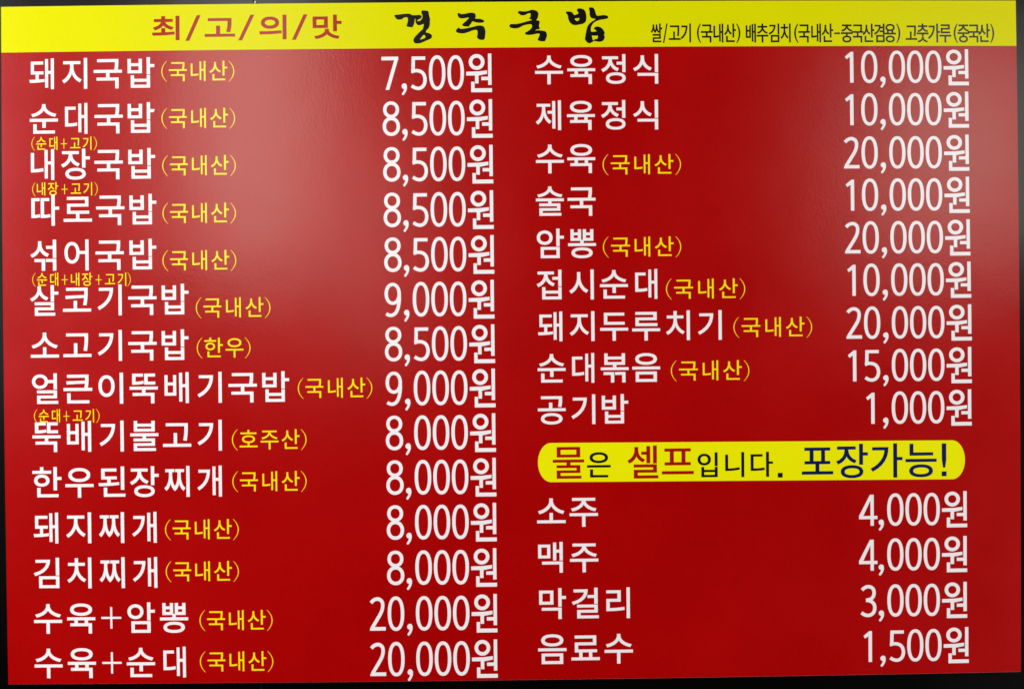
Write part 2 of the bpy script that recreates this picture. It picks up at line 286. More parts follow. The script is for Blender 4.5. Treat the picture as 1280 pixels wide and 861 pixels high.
'최':["704,-79 787,-79 787,827 704,827","245,110 445,120 652,147 645,209 562,198 477,190 392,184 392,349 309,349 309,180 55,177 66,108","309,709 104,709 104,641 308,641 290,556 243,482 173,423 82,383 121,319 197,351 262,396 314,452 351,519 389,456 441,402 506,359 582,328 620,393 529,431 458,488 410,559 392,641 600,641 600,709 392,709 392,820 309,820"],
'의':["276,754 217,734 169,702 132,659 108,608 100,548 108,488 132,437 169,394 217,362 276,342 343,335 410,342 468,362 517,394 554,437 577,488 585,548 577,608 554,659 517,702 468,734 410,754 343,761","407,679 458,650 492,605 504,548 492,491 458,446 407,417 343,407 279,417 228,446 194,491 182,548 194,605 228,650 279,679 343,689","704,-79 787,-79 787,827 704,827","245,121 445,131 652,159 645,220 441,199 238,190 55,189 66,119"],
'맛':["87,356 494,356 494,758 87,758","412,423 168,423 168,691 412,691","669,226 752,226 752,511 885,511 885,580 752,580 752,827 669,827","437,242 426,181 395,126 347,79 286,40 214,11 136,-8 169,-74 266,-47 354,-5 427,51 479,122 531,51 604,-5 691,-47 788,-74 821,-8 743,11 671,40 610,79 562,126 530,181 519,242 519,269 437,269"],
'쌀':["688,357 770,357 770,560 886,560 886,630 770,630 770,827 688,827","179,-68 804,-68 804,-1 261,-1 261,100 770,100 770,318 177,318 177,252 689,252 689,162 179,162","430,725 426,666 413,603 388,539 347,483 305,541 279,605 265,668 261,725 261,787 182,787 182,725 174,654 150,580 107,510 42,456 87,397 133,431 170,474 199,522 220,575 239,521 265,469 300,424 346,387 391,423 426,467 452,516 471,570 492,518 521,470 558,430 605,397 650,456 585,507 541,574 517,649 509,725 509,787 430,787"],
'추':["50,211 417,211 417,-79 499,-79 499,211 867,211 867,280 50,280","417,715 129,715 129,648 417,648 405,593 371,543 320,498 255,460 181,432 101,415 131,349 233,373 326,414 403,469 459,537 514,470 591,415 683,374 785,349 815,415 735,432 661,461 596,498 545,543 512,594 500,648 788,648 788,715 499,715 499,827 417,827"],
'중':["553,171 624,153 669,123 684,83 669,43 624,13 553,-6 458,-12 363,-6 292,13 247,43 232,83 247,123 292,153 363,171 458,177","50,336 417,336 417,241 338,233 272,218 219,195 180,164 156,127 148,83 157,36 185,-4 230,-35 291,-57 368,-71 458,-76 548,-71 624,-57 685,-35 730,-4 758,36 767,83 759,127 735,164 696,195 643,218 577,233 499,241 499,336 867,336 867,404 50,404","125,718 405,718 391,670 357,627 307,590 244,560 173,537 96,524 125,458 234,480 330,520 407,574 458,642 510,574 588,520 684,480 792,458 822,524 744,537 673,560 610,590 560,627 526,670 512,718 793,718 793,785 125,785"],
'겸':["211,-65 794,-65 794,271 211,271","712,2 292,2 292,205 712,205","711,678 506,678 511,707 514,737 515,768 106,768 106,701 426,701 408,628 372,560 318,501 247,448 161,404 61,369 94,304 187,336 270,375 342,423 402,478 451,540 486,610 711,610 711,492 475,492 475,424 711,424 711,309 794,309 794,826 711,826"],
'용':["368,239 291,225 230,203 185,172 157,132 148,85 157,37 185,-3 230,-35 291,-57 368,-71 458,-76 548,-71 624,-57 685,-35 730,-3 758,37 767,85 758,132 730,172 685,203 624,225 548,239 458,244","553,174 624,155 669,125 684,85 669,44 624,13 553,-6 458,-12 363,-6 292,13 247,44 232,85 247,125 292,155 363,174 458,180","555,738 629,718 675,686 691,642 675,598 629,566 555,546 458,539 361,546 288,566 241,598 225,642 241,686 288,718 361,738 458,745","366,805 288,790 226,766 179,733 150,691 140,642 147,599 169,562 204,531 251,507 251,380 50,380 50,313 867,313 867,380 665,380 665,507 712,531 747,562 769,599 776,642 766,691 737,733 691,766 628,790 550,805 458,810","334,485 372,479 414,476 458,475 503,476 544,479 583,485 583,380 334,380"],
'춧':["50,322 416,322 416,222 498,222 498,322 869,322 869,390 50,390","414,168 403,123 371,83 323,49 261,21 189,1 110,-11 135,-74 238,-56 329,-25 404,20 457,76 510,19 585,-25 676,-56 778,-74 804,-11 724,0 652,20 590,48 542,82 510,122 499,168 499,187 414,187","134,676 413,676 399,630 366,589 316,555 253,528 179,509 97,497 122,434 230,452 326,484 403,530 458,589 513,530 591,484 686,452 795,434 819,497 737,509 663,528 600,555 551,589 517,630 503,676 784,676 784,742 499,742 499,832 417,832 417,742 134,742"],
'가':["662,-77 745,-77 745,391 889,391 889,460 745,460 745,827 662,827","97,661 429,661 411,557 375,461 321,373 250,292 161,221 55,158 101,94 233,174 338,267 416,370 471,483 502,604 512,730 97,730"],
'물':["156,521 761,521 761,797 156,797","679,587 237,587 237,731 679,731","151,-68 789,-68 789,-3 232,-3 232,87 762,87 762,291 499,291 499,379 867,379 867,446 50,446 50,379 416,379 416,291 149,291 149,227 681,227 681,148 151,148"],
'은':["50,284 867,284 867,351 50,351","367,791 289,774 226,748 179,713 150,669 140,616 150,563 179,519 226,483 289,457 367,441 458,435 549,441 627,457 690,483 737,519 766,563 776,616 766,669 737,713 690,748 627,774 549,791 458,796","555,721 628,699 675,663 691,616 675,568 628,533 555,511 458,503 362,511 288,533 241,568 225,616 241,663 288,699 362,721 458,729","155,-58 776,-58 776,10 238,10 238,204 155,204"],
'셀':["733,345 812,345 812,826 733,826","556,657 418,657 418,589 556,589 556,352 635,352 635,809 556,809","237,697 224,615 188,536 129,467 50,415 96,352 157,389 208,438 248,496 278,560 306,503 344,453 392,411 450,379 494,442 419,486 364,546 329,617 317,693 317,789 237,789","217,-68 847,-68 847,-1 299,-1 299,92 812,92 812,304 215,304 215,238 731,238 731,155 217,155"],
'프':["50,38 870,38 870,108 50,108","124,287 791,287 791,354 652,354 652,668 793,668 793,736 122,736 122,668 262,668 262,354 124,354","570,668 570,354 345,354 345,668"],
'입':["708,341 791,341 791,827 708,827","209,-66 791,-66 791,296 709,296 709,187 290,187 290,296 209,296","709,121 709,2 290,2 290,121","241,777 184,757 137,726 101,684 78,634 70,575 78,517 101,466 137,425 184,394 241,374 306,367 371,374 428,394 475,425 511,466 534,517 542,575 534,634 511,684 475,726 428,757 371,777 306,784","368,704 417,675 449,631 461,575 449,519 417,475 368,446 306,436 244,446 195,475 163,519 151,575 163,631 195,675 244,704 306,714"],
'니':["708,-78 790,-78 790,827 708,827","107,155 181,155 325,159 471,173 625,199 614,269 468,245 327,231 189,227 189,738 107,738"],
'다':["662,-79 745,-79 745,401 893,401 893,470 745,470 745,827 662,827","89,147 160,147 315,149 453,158 588,177 578,248 449,229 318,220 171,217 171,671 508,671 508,739 89,739"],
'포':["124,310 416,310 416,104 50,104 50,34 870,34 870,104 498,104 498,310 791,310 791,376 652,376 652,672 793,672 793,740 122,740 122,672 262,672 262,376 124,376","570,672 570,376 345,376 345,672"],
'능':["50,335 868,335 868,403 50,403","368,250 292,236 231,212 185,179 158,139 148,90 158,42 185,1 231,-31 292,-55 368,-69 458,-74 548,-69 624,-55 685,-31 730,1 758,42 767,90 758,139 730,179 685,212 624,236 548,250 458,255","553,183 624,164 669,132 684,90 669,48 624,17 553,-2 458,-9 363,-2 292,17 247,48 232,90 247,132 292,164 363,183 458,189","161,508 774,508 774,576 243,576 243,809 161,809"]}
HANGUL = {c: [[tuple(map(int, q.split(','))) for q in s.split()] for s in ls] for c, ls in HANGUL.items()}

# tall narrow figures of the prices: x from the middle of the figure's cell, y from the baseline
T = 35.0
DIGIT = {
 '0': ring(0, 172.5, 85, 177.5, T, 2.25),
 '1': [poly((-10, 0), (26, 0), (26, 319), (-2, 319), (-10, 300)), poly((-62, 270), (-47, 243), (-9, 268), (26, 290), (26, 319), (-2, 319))],
 '2': [stroke([(-65, 270), (-44, 291), (-18, 304), (12, 306), (42, 289), (55, 258), (52, 215), (36, 171), (0, 112), (-58, 22)], T),
       poly((-78, 0), (84, 0), (84, 35), (-60, 35), (-78, 20)), poly((-78, 0), (-40, 0), (-30, 40), (-64, 26), (-78, 22))],
 '3': [stroke([(-60, 276), (-38, 296), (-5, 310), (32, 305), (58, 282), (66, 246), (58, 210), (34, 184), (-18, 169)], T),
       stroke([(-18, 170), (30, 160), (62, 132), (73, 92), (64, 50), (38, 22), (0, 13), (-38, 22), (-66, 42)], T)],
 '4': [poly((30, 0), (64, 0), (64, 319), (30, 319)), poly((-90, 68), (102, 68), (102, 101), (-90, 101)), poly((-90, 80), (-90, 101), (25, 319), (52, 319), (42, 285), (-52, 90))],
 '5': [poly((-66, 305), (70, 305), (70, 340), (-70, 340), (-70, 305)), poly((-70, 340), (-75, 169), (-40, 176), (-35, 340)),
       stroke([(-73, 183), (-30, 195), (20, 186), (52, 157), (66, 108), (58, 58), (34, 26), (0, 13), (-38, 20), (-72, 40)], T)],
 '7': [poly((-91, 340), (-91, 303), (82, 303), (82, 340)), poly((82, 340), (82, 318), (-13, 0), (-50, 0), (40, 303), (60, 330))],
 '8': ring(1, 264, 82, 85, T, 2.1, wy=33) + ring(2, 93, 89, 98, T, 2.1, wy=35),
 '9': ring(0, 230, 84, 113, T, 2.1, wy=34) + [stroke([(66, 235), (66, 160), (52, 82), (26, 32), (-10, 11), (-42, 14), (-68, 28)], T)],
 ',': [smooth([(-31, 35), (-25, 54), (-6, 66), (14, 60), (24, 38), (22, 4), (8, -28), (-14, -55), (-29, -42), (-14, -18), (-6, 6), (-22, 14)][::-1], 3)],
}
DIGIT[','] = [lp if area(lp) > 0 else lp[::-1] for lp in DIGIT[',']]
WON = ring(108, 279, 81, 81, 37, 2.0) + [
 poly((0, 179), (0, 141), (132, 141), (215, 157), (215, 192), (122, 182)), poly((90, 150), (90, 59), (126, 59), (126, 150)),
 poly((225, 43), (260, 43), (260, 364), (225, 364)), poly((155, 92), (230, 92), (230, 127), (155, 127)),
 poly((50, 77), (50, -31), (264, -31), (264, 9), (85, 9), (85, 77))]

def price_loops(text, x1, yc, sx, sy):
    """figures and the won syllable, right edge at x1, middle of the figures at yc"""
    y0 = yc - 172.5 * sy
    out = []
    wx = x1 - 264 * sx
    out.append([[(wx + x * sx, y0 + y * sy) for x, y in lp] for lp in WON])
    c = wx - 108 * sx
    for i, ch in enumerate(reversed(text)):
        if ch == ',':
            c -= 145 * sx; out.append([[(c + x * sx, y0 + y * sy) for x, y in lp] for lp in DIGIT[',']]); c -= 145 * sx
        else:
            out.append([[(c + x * sx, y0 + y * sy) for x, y in lp] for lp in DIGIT[ch]])
            nxt = text[::-1][i + 1] if i + 1 < len(text) else ''
            if nxt and nxt != ',': c -= 191 * sx
    return out

def hangul_loops(text, centres, widths, y374, ev, wx, wy):
    out = []
    for ch, cx_, w in zip(text, centres, widths):
        xs = [p[0] for lp in HANGUL[ch] for p in lp]; a, b = min(xs), max(xs)
        k = (w - 2 * wx) / (b - a)
        loops = [[(cx_ + (x - (a + b) / 2) * k, y374 + (y - 374.5) / 1000 * ev) for x, y in lp] for lp in HANGUL[ch]]
        s = 1 if sum(area(lp) for lp in loops) > 0 else -1
        out.append([fatten(lp, wx, wy, s) for lp in loops])
    return out

def mark_loops(ch, x, y, w, h, t):
    a, b = w / 2, h / 2
    if ch == '+':
        return [[poly((x - a, y - t / 2), (x + a, y - t / 2), (x + a, y + t / 2), (x - a, y + t / 2)), poly((x - t / 2, y - b), (x + t / 2, y - b), (x + t / 2, y + b), (x - t / 2, y + b))]]
    if ch in '-.':
        return [[poly((x - a, y - b), (x + a, y - b), (x + a, y + b), (x - a, y + b))]]
    if ch == '/':
        return [[poly((x - a, y - b), (x - a + t, y - b), (x + a, y + b), (x + a - t, y + b))]]
    if ch == '!':
        return [[poly((x - a * .9, y + b), (x + a * .9, y + b), (x + a * .9, y), (x + a * .42, y - b * .48), (x - a * .42, y - b * .48), (x - a * .9, y)),
                 poly((x - a, y - b), (x + a, y - b), (x + a, y - b + t), (x - a, y - b + t))]]
    s = 1 if ch == '(' else -1          # brackets: arcs that thin towards both ends
    o, inn = [], []
    for i in range(17):
        u = -1 + i / 8; q = 1 - abs(u) ** 2.1
        o.append((x + s * (a - w * q), y + b * u))
        inn.append((x + s * (a - w * q + t * (0.55 + 0.45 * (1 - u * u))), y + b * u))
    lp = o + inn[::-1]
    return [[lp if area(lp) > 0 else lp[::-1]]]

# ------------------------------------------------------------------ wall
SEAM = -301.4
def box(x0, x1, z0, z1, y0, y1, c=0.0):
    """box with the room-side face at y0 (nearer the camera), edges chamfered by c; metres"""
    v = [(x0, y1, z0), (x1, y1, z0), (x1, y1, z1), (x0, y1, z1), (x0, y0 + c, z0), (x1, y0 + c, z0), (x1, y0 + c, z1), (x0, y0 + c, z1),
         (x0 + c, y0, z0 + c), (x1 - c, y0, z0 + c), (x1 - c, y0, z1 - c), (x0 + c, y0, z1 - c)]
    f = [(0, 3, 2, 1), (8, 9, 10, 11)] + [(i, (i + 1) % 4, 4 + (i + 1) % 4, 4 + i) for i in range(4)] + [(4 + i, 4 + (i + 1) % 4, 8 + (i + 1) % 4, 8 + i) for i in range(4)]
    return v, [tuple(reversed(q)) if k == 0 else q for k, q in enumerate(f)]
def mesh_obj(name, v, f, mat, parent=None):
    me = bpy.data.meshes.new(name); me.from_pydata(v, [], f); me.materials.append(mat); me.update()
    o = bpy.data.objects.new(name, me); col.objects.link(o)
    if parent: o.parent = parent
    return o
v, f = box(-2.4, 2.4, 0.0, 3.0, 0.0005, 0.12)
wall = mesh_obj('wall', v, f, M_GAP)
wall['kind'] = 'structure'
PW = 1.2
for i in (-1, 0, 1, 2):
    x0 = SEAM / 1000 + (i - 1) * PW + 0.0011; x1 = SEAM / 1000 + i * PW - 0.0011
    x0, x1 = max(x0, -2.4), min(x1, 2.4)
    v, f = box(x0, x1, 0.0, 3.0, 0.0, 0.00045, 0.00001)
    mesh_obj('wall_panel', v, f, M_WALL, wall)

# ------------------------------------------------------------------ menu board
board = bpy.data.objects.new('menu_board', None)
col.objects.link(board)
board.location = (0, 0, Z0 - HALF_H / 1000)
board['label'] = 'large red menu board with a yellow header band and white Korean dish names and prices'
board['category'] = 'menu board'

def outline(x0, x1, y0, y1, n=24):
    p = []
    for k, (a, b) in enumerate((((x0, y0), (x1, y0)), ((x1, y0), (x1, y1)), ((x1, y1), (x0, y1)), ((x0, y1), (x0, y0)))):
        for i in range(n):
            t = i / n; p.append((a[0] + (b[0] - a[0]) * t, a[1] + (b[1] - a[1]) * t))
    return p
# backing board: straight sides, a small chamfer to the face
bk = Sheet()
o1 = outline(-HALF_W, HALF_W, -HALF_H, HALF_H); n = len(o1)
o2 = outline(-HALF_W + .5, HALF_W - .5, -HALF_H + .5, HALF_H - .5)
bk.v = [local(x, y, 0.05) for x, y in o1] + [local(x, y, FACE - .6) for x, y in o1] + [local(x, y, FACE) for x, y in o2]
for i in range(n):
    j = (i + 1) % n
    bk.f += [(i, j, n + j, n + i), (n + i, n + j, 2 * n + j, 2 * n + i)]
bk.f += [tuple(range(2 * n, 3 * n)), tuple(range(n))[::-1]]
bk.build('backing_board', M_EDGE, board, 'thin pale edge of the board')

for k_ in '1234':                       # these four were drawn in the shorter right-hand figures
    DIGIT[k_] = [[(x, y / 0.945) for x, y in lp] for lp in DIGIT[k_]]

HEAD = 344.4                            # lower edge of the yellow band
S1, S2, S3 = FACE + .15, FACE + .30, FACE + .42
def strip(x0, x1, y0, y1, h0, h1, name, mat, parent, label):
    s = Sheet(); nx = 40
    pts = [(x0 + (x1 - x0) * i / nx, y) for y in (y0, y1) for i in range(nx + 1)]
    tr = [(i, i + 1, nx + 2 + i, nx + 1 + i) for i in range(nx)]
    s.add(pts, tr, h0, h1)
    return s.build(name, mat, parent, label)
G_ = .35
red = Sheet()
rp, rt = fill([outline(-HALF_W + G_, HALF_W - G_, -HALF_H + G_, HEAD - .05)])
red.add(rp, rt, FACE - .02, S1)
red_field = red.build('red_field', M_RED, board, 'glossy red printed field of the menu')
yp, yt = fill([outline(-HALF_W + G_, HALF_W - G_, HEAD + .05, HALF_H - G_)])
yl = Sheet(); yl.add(yp, yt, FACE - .02, S1)
header_band = yl.build('header_band', M_YELLOW, board, 'bright yellow band across the top')
PL = [[42.07, -165.7], [517.25, -168.05], [517.51, -121.88], [42.48, -119.71]]
pl = []
for (lo, hi, sg) in ((PL[1], PL[2], 1), (PL[3], PL[0], -1)):       # two half-elliptical ends
    mx, my = (lo[0] + hi[0]) / 2, (lo[1] + hi[1]) / 2
    for i in range(25):
        t = -math.pi / 2 + math.pi * i / 24
        pl.append((mx + sg * 15.4 * math.cos(t), my + (hi[1] - my) * math.sin(t)))
ns = Sheet(); ns.loops([pl], S1 - .02, S1 + .12)
notice_strip = ns.build('notice_strip', M_STRIP, board, 'yellow rounded strip between the two right-hand price lists')
OWNER = {'red_field': red_field, 'header_band': header_band, 'notice_strip': notice_strip}
BASE_H = {'red_field': S1, 'header_band': S1, 'notice_strip': S1 + .12}
MAT = {'item_name': M_WHITE, 'price': M_WHITE, 'origin_note': M_NOTE, 'ingredient_note': M_NOTE, 'slogan': M_DKRED,
       'origin_line': M_BLACK, 'red_word': M_DKRED, 'black_word': M_BLACK, 'navy_words': M_NAVY}
THICK = {'item_name': .16, 'price': .16}

# every line of lettering: (what it stands on, name, label, runs)
#  ('H', syllables, centres, ink widths, em middle y, em height, extra weight x, y)
#  ('P', mark, centre x, centre y, width, height, thickness)     ('N', price, right edge, middle y, unit x, unit y)
LINES = [
('red_field', 'item_name', 'white lettering 돼지국밥', [('H', '돼지국밥', [-551.83, -512.78, -473.73, -434.68], [28.95, 29.42, 33.33, 31.51], 318.71, 39.09, 0.36, 0.426)]),
('red_field', 'item_name', 'white lettering 순대국밥', [('H', '순대국밥', [-549.55, -511.31, -473.07, -434.83], [33.33, 26.38, 33.33, 31.51], 265.83, 39.09, 0.36, 0.426)]),
('red_field', 'item_name', 'white lettering 내장국밥', [('H', '내장국밥', [-551.37, -512.43, -473.49, -434.55], [27.52, 33.69, 33.33, 31.51], 212.05, 39.09, 0.36, 0.426)]),
('red_field', 'item_name', 'white lettering 따로국밥', [('H', '따로국밥', [-548.59, -510.25, -471.9, -433.56], [32.74, 33.33, 33.33, 31.51], 158.43, 39.09, 0.36, 0.426)]),
('red_field', 'item_name', 'white lettering 섞어국밥', [('H', '섞어국밥', [-551.25, -512.17, -473.09, -434.01], [30.37, 28.47, 33.33, 31.51], 105.78, 39.09, 0.36, 0.426)]),
('red_field', 'item_name', 'white lettering 살코기국밥', [('H', '살코기국밥', [-550.61, -512.11, -473.61, -435.11, -396.62], [33.22, 33.2, 28.38, 33.33, 31.51], 52.67, 39.09, 0.36, 0.426)]),
('red_field', 'item_name', 'white lettering 소고기국밥', [('H', '소고기국밥', [-550.63, -512.26, -473.89, -435.52, -397.15], [33.33, 33.2, 28.38, 33.33, 31.51], -0.63, 39.09, 0.36, 0.426)]),
('red_field', 'item_name', 'white lettering 얼큰이뚝배기국밥', [('H', '얼큰이뚝배기국밥', [-550.88, -512.14, -473.39, -434.65, -395.91, -357.16, -318.42, -279.67], [30.75, 33.79, 29.14, 33.2, 28.47, 28.38, 33.33, 31.51], -50.73, 39.09, 0.36, 0.426)]),
('red_field', 'item_name', 'white lettering 뚝배기불고기', [('H', '뚝배기불고기', [-549.87, -511.43, -472.99, -434.55, -396.1, -357.66], [33.2, 28.47, 28.38, 33.2, 33.2, 28.38], -106.83, 39.09, 0.36, 0.426)]),
('red_field', 'item_name', 'white lettering 한우된장찌개', [('H', '한우된장찌개', [-550.01, -511.69, -473.38, -435.06, -396.74, -358.43], [34.36, 33.33, 31.51, 33.69, 29.61, 28.66], -160.61, 39.09, 0.36, 0.426)]),
('red_field', 'item_name', 'white lettering 돼지찌개', [('H', '돼지찌개', [-551.98, -513.25, -474.52, -435.79], [28.95, 29.42, 29.61, 28.66], -214.22, 39.09, 0.36, 0.426)]),
('red_field', 'item_name', 'white lettering 김치찌개', [('H', '김치찌개', [-552.0, -513.25, -474.51, -435.77], [29.8, 28.47, 29.61, 28.66], -267.29, 39.09, 0.36, 0.426)]),
('red_field', 'item_name', 'white lettering 수육+암뽕', [('H', '수육', [-551.15, -511.97], [33.2, 33.2], -320.59, 39.09, 0.36, 0.426), ('P', '+', -476.43, -320.38, 23.38, 25.36, 2.366), ('H', '암뽕', [-441.17, -402.43], [32.27, 33.2], -320.59, 39.09, 0.36, 0.426)]),
('red_field', 'item_name', 'white lettering 수육+순대', [('H', '수육', [-551.5, -512.07], [33.2, 33.2], -373.21, 39.09, 0.36, 0.426), ('P', '+', -476.48, -373.54, 22.9, 25.17, 2.366), ('H', '순대', [-442.32, -402.53], [33.33, 26.38], -373.21, 39.09, 0.36, 0.426)]),
('red_field', 'item_name', 'white lettering 수육정식', [('H', '수육정식', [44.15, 82.07, 119.99, 157.91], [32.73, 32.73, 28.54, 29.28], 318.25, 37.67, 0.341, 0.397)]),
('red_field', 'item_name', 'white lettering 제육정식', [('H', '제육정식', [43.04, 81.14, 119.24, 157.34], [29.47, 32.73, 28.54, 29.28], 264.38, 37.67, 0.341, 0.397)]),
('red_field', 'item_name', 'white lettering 수육', [('H', '수육', [44.18, 81.08], [32.73, 32.73], 213.68, 37.67, 0.341, 0.397)]),
('red_field', 'item_name', 'white lettering 술국', [('H', '술국', [43.71, 80.91], [32.73, 32.85], 163.59, 37.67, 0.341, 0.397)]),
('red_field', 'item_name', 'white lettering 암뽕', [('H', '암뽕', [43.82, 80.98], [31.81, 32.73], 113.88, 37.67, 0.341, 0.397)]),
('red_field', 'item_name', 'white lettering 접시순대', [('H', '접시순대', [41.97, 80.0, 118.04, 156.07], [29.0, 28.72, 32.85, 26.01], 65.64, 37.95, 0.341, 0.397)]),
('red_field', 'item_name', 'white lettering 돼지두루치기', [('H', '돼지두루치기', [42.7, 80.28, 117.87, 155.45, 193.03, 230.61], [28.54, 29.0, 32.85, 32.85, 28.07, 27.97], 16.8, 37.67, 0.341, 0.397)]),
('red_field', 'item_name', 'white lettering 순대볶음', [('H', '순대볶음', [43.93, 81.0, 118.06, 155.13], [32.85, 26.01, 32.73, 32.73], -32.13, 37.67, 0.341, 0.397)]),
('red_field', 'item_name', 'white lettering 공기밥', [('H', '공기밥', [43.66, 80.86, 118.06], [32.65, 27.97, 31.06], -80.64, 37.67, 0.341, 0.397)]),
('red_field', 'item_name', 'white lettering 소주', [('H', '소주', [42.06, 80.19], [33.51, 33.39], -200.43, 39.09, 0.341, 0.397)]),
('red_field', 'item_name', 'white lettering 맥주', [('H', '맥주', [40.6, 80.22], [28.92, 33.39], -254.08, 39.09, 0.341, 0.397)]),
('red_field', 'item_name', 'white lettering 막걸리', [('H', '막걸리', [42.63, 81.19, 119.75], [31.5, 31.5, 27.77], -308.62, 39.27, 0.341, 0.397)]),
('red_field', 'item_name', 'white lettering 음료수', [('H', '음료수', [41.87, 81.0, 120.13], [33.39, 33.51, 33.39], -362.18, 39.27, 0.341, 0.397)]),
('red_field', 'origin_note', 'yellow lettering (국내산)', [('P', '(', -407.71, 319.83, 6.06, 24.42, 1.088), ('H', '국내산', [-391.3, -367.53, -343.77], [20.96, 17.31, 20.89], 320.0, 25.74, 0.047, 0.076), ('P', ')', -328.16, 319.34, 6.06, 24.42, 1.088)]),
('red_field', 'origin_note', 'yellow lettering (국내산)', [('P', '(', -407.88, 264.61, 6.06, 24.42, 1.088), ('H', '국내산', [-391.47, -367.34, -343.21], [20.96, 17.31, 20.89], 264.79, 25.74, 0.047, 0.076), ('P', ')', -327.6, 264.14, 6.06, 24.42, 1.088)]),
('red_field', 'origin_note', 'yellow lettering (국내산)', [('P', '(', -407.33, 209.17, 6.06, 24.42, 1.088), ('H', '국내산', [-390.92, -366.85, -342.79], [20.96, 17.31, 20.89], 209.36, 25.74, 0.047, 0.076), ('P', ')', -327.18, 208.72, 6.06, 24.42, 1.088)]),
('red_field', 'origin_note', 'yellow lettering (국내산)', [('P', '(', -407.58, 153.41, 6.06, 24.42, 1.088), ('H', '국내산', [-391.18, -367.11, -343.05], [20.96, 17.31, 20.89], 153.61, 25.74, 0.047, 0.076), ('P', ')', -327.45, 152.98, 6.06, 24.42, 1.088)]),
('red_field', 'origin_note', 'yellow lettering (국내산)', [('P', '(', -408.06, 98.05, 6.06, 24.42, 1.088), ('H', '국내산', [-391.66, -367.41, -343.16], [20.96, 17.31, 20.89], 98.27, 25.74, 0.047, 0.076), ('P', ')', -327.56, 97.64, 6.06, 24.42, 1.088)]),
('red_field', 'origin_note', 'yellow lettering (국내산)', [('P', '(', -369.4, 42.34, 6.06, 24.42, 1.088), ('H', '국내산', [-353.0, -328.31, -303.62], [20.96, 17.31, 20.89], 42.57, 25.74, 0.047, 0.076), ('P', ')', -288.01, 41.95, 6.06, 24.42, 1.088)]),
('red_field', 'origin_note', 'yellow lettering (한우)', [('P', '(', -368.74, -4.65, 6.06, 24.42, 1.088), ('H', '한우', [-352.02, -327.48], [21.61, 20.96], -4.3, 25.74, 0.047, 0.076), ('P', ')', -311.84, -4.8, 6.06, 24.42, 1.088)]),
('red_field', 'origin_note', 'yellow lettering (국내산)', [('P', '(', -250.7, -52.83, 6.06, 24.42, 1.088), ('H', '국내산', [-234.3, -209.74, -185.19], [20.96, 17.31, 20.89], -52.6, 25.74, 0.047, 0.076), ('P', ')', -169.59, -53.21, 6.06, 24.42, 1.088)]),
('red_field', 'origin_note', 'yellow lettering (호주산)', [('P', '(', -328.59, -112.55, 6.06, 24.42, 1.088), ('H', '호주산', [-312.19, -287.55, -262.91], [20.96, 20.88, 20.89], -112.3, 25.74, 0.047, 0.076), ('P', ')', -247.3, -112.91, 6.06, 24.42, 1.088)]),
('red_field', 'origin_note', 'yellow lettering (국내산)', [('P', '(', -328.69, -161.58, 6.06, 24.42, 1.088), ('H', '국내산', [-312.29, -287.82, -263.36], [20.96, 17.31, 20.89], -161.33, 25.74, 0.047, 0.076), ('P', ')', -247.75, -161.93, 6.06, 24.42, 1.088)]),
('red_field', 'origin_note', 'yellow lettering (국내산)', [('P', '(', -408.5, -217.33, 6.06, 24.42, 1.088), ('H', '국내산', [-392.08, -367.88, -343.68], [20.96, 17.31, 20.89], -217.05, 25.74, 0.047, 0.076), ('P', ')', -328.06, -217.63, 6.06, 24.42, 1.088)]),
('red_field', 'origin_note', 'yellow lettering (국내산)', [('P', '(', -408.42, -266.61, 6.06, 24.42, 1.088), ('H', '국내산', [-392.0, -368.06, -344.12], [20.96, 17.31, 20.89], -266.31, 25.74, 0.047, 0.076), ('P', ')', -328.51, -266.88, 6.06, 24.42, 1.088)]),
('red_field', 'origin_note', 'yellow lettering (국내산)', [('P', '(', -369.49, -324.47, 6.06, 24.42, 1.088), ('H', '국내산', [-353.06, -329.18, -305.29], [20.96, 17.31, 20.89], -324.18, 25.74, 0.047, 0.076), ('P', ')', -289.67, -324.76, 6.06, 24.42, 1.088)]),
('red_field', 'origin_note', 'yellow lettering (국내산)', [('P', '(', -369.72, -373.16, 6.06, 24.42, 1.088), ('H', '국내산', [-353.3, -329.2, -305.09], [20.96, 17.31, 20.89], -372.86, 25.74, 0.047, 0.076), ('P', ')', -289.48, -373.44, 6.06, 24.42, 1.088)]),
('red_field', 'origin_note', 'yellow lettering (국내산)', [('P', '(', 109.14, 205.86, 6.06, 24.42, 1.088), ('H', '국내산', [126.78, 152.58, 178.39], [22.09, 18.24, 22.02], 206.18, 25.74, 0.047, 0.076), ('P', ')', 195.24, 205.67, 6.06, 24.42, 1.088)]),
('red_field', 'origin_note', 'yellow lettering (국내산)', [('P', '(', 108.59, 109.25, 6.06, 24.42, 1.088), ('H', '국내산', [126.22, 151.97, 177.72], [22.09, 18.24, 22.02], 109.52, 25.74, 0.047, 0.076), ('P', ')', 194.57, 108.95, 6.06, 24.42, 1.088)]),
('red_field', 'origin_note', 'yellow lettering (국내산)', [('P', '(', 182.32, 59.39, 6.06, 24.42, 1.088), ('H', '국내산', [199.97, 226.38, 252.79], [22.09, 18.24, 22.02], 59.64, 25.74, 0.047, 0.076), ('P', ')', 269.66, 59.04, 6.06, 24.42, 1.088)]),
('red_field', 'origin_note', 'yellow lettering (국내산)', [('P', '(', 261.49, 13.74, 6.06, 24.42, 1.088), ('H', '국내산', [279.17, 305.37, 331.58], [22.09, 18.24, 22.02], 13.96, 25.74, 0.047, 0.076), ('P', ')', 348.47, 13.33, 6.06, 24.42, 1.088)]),
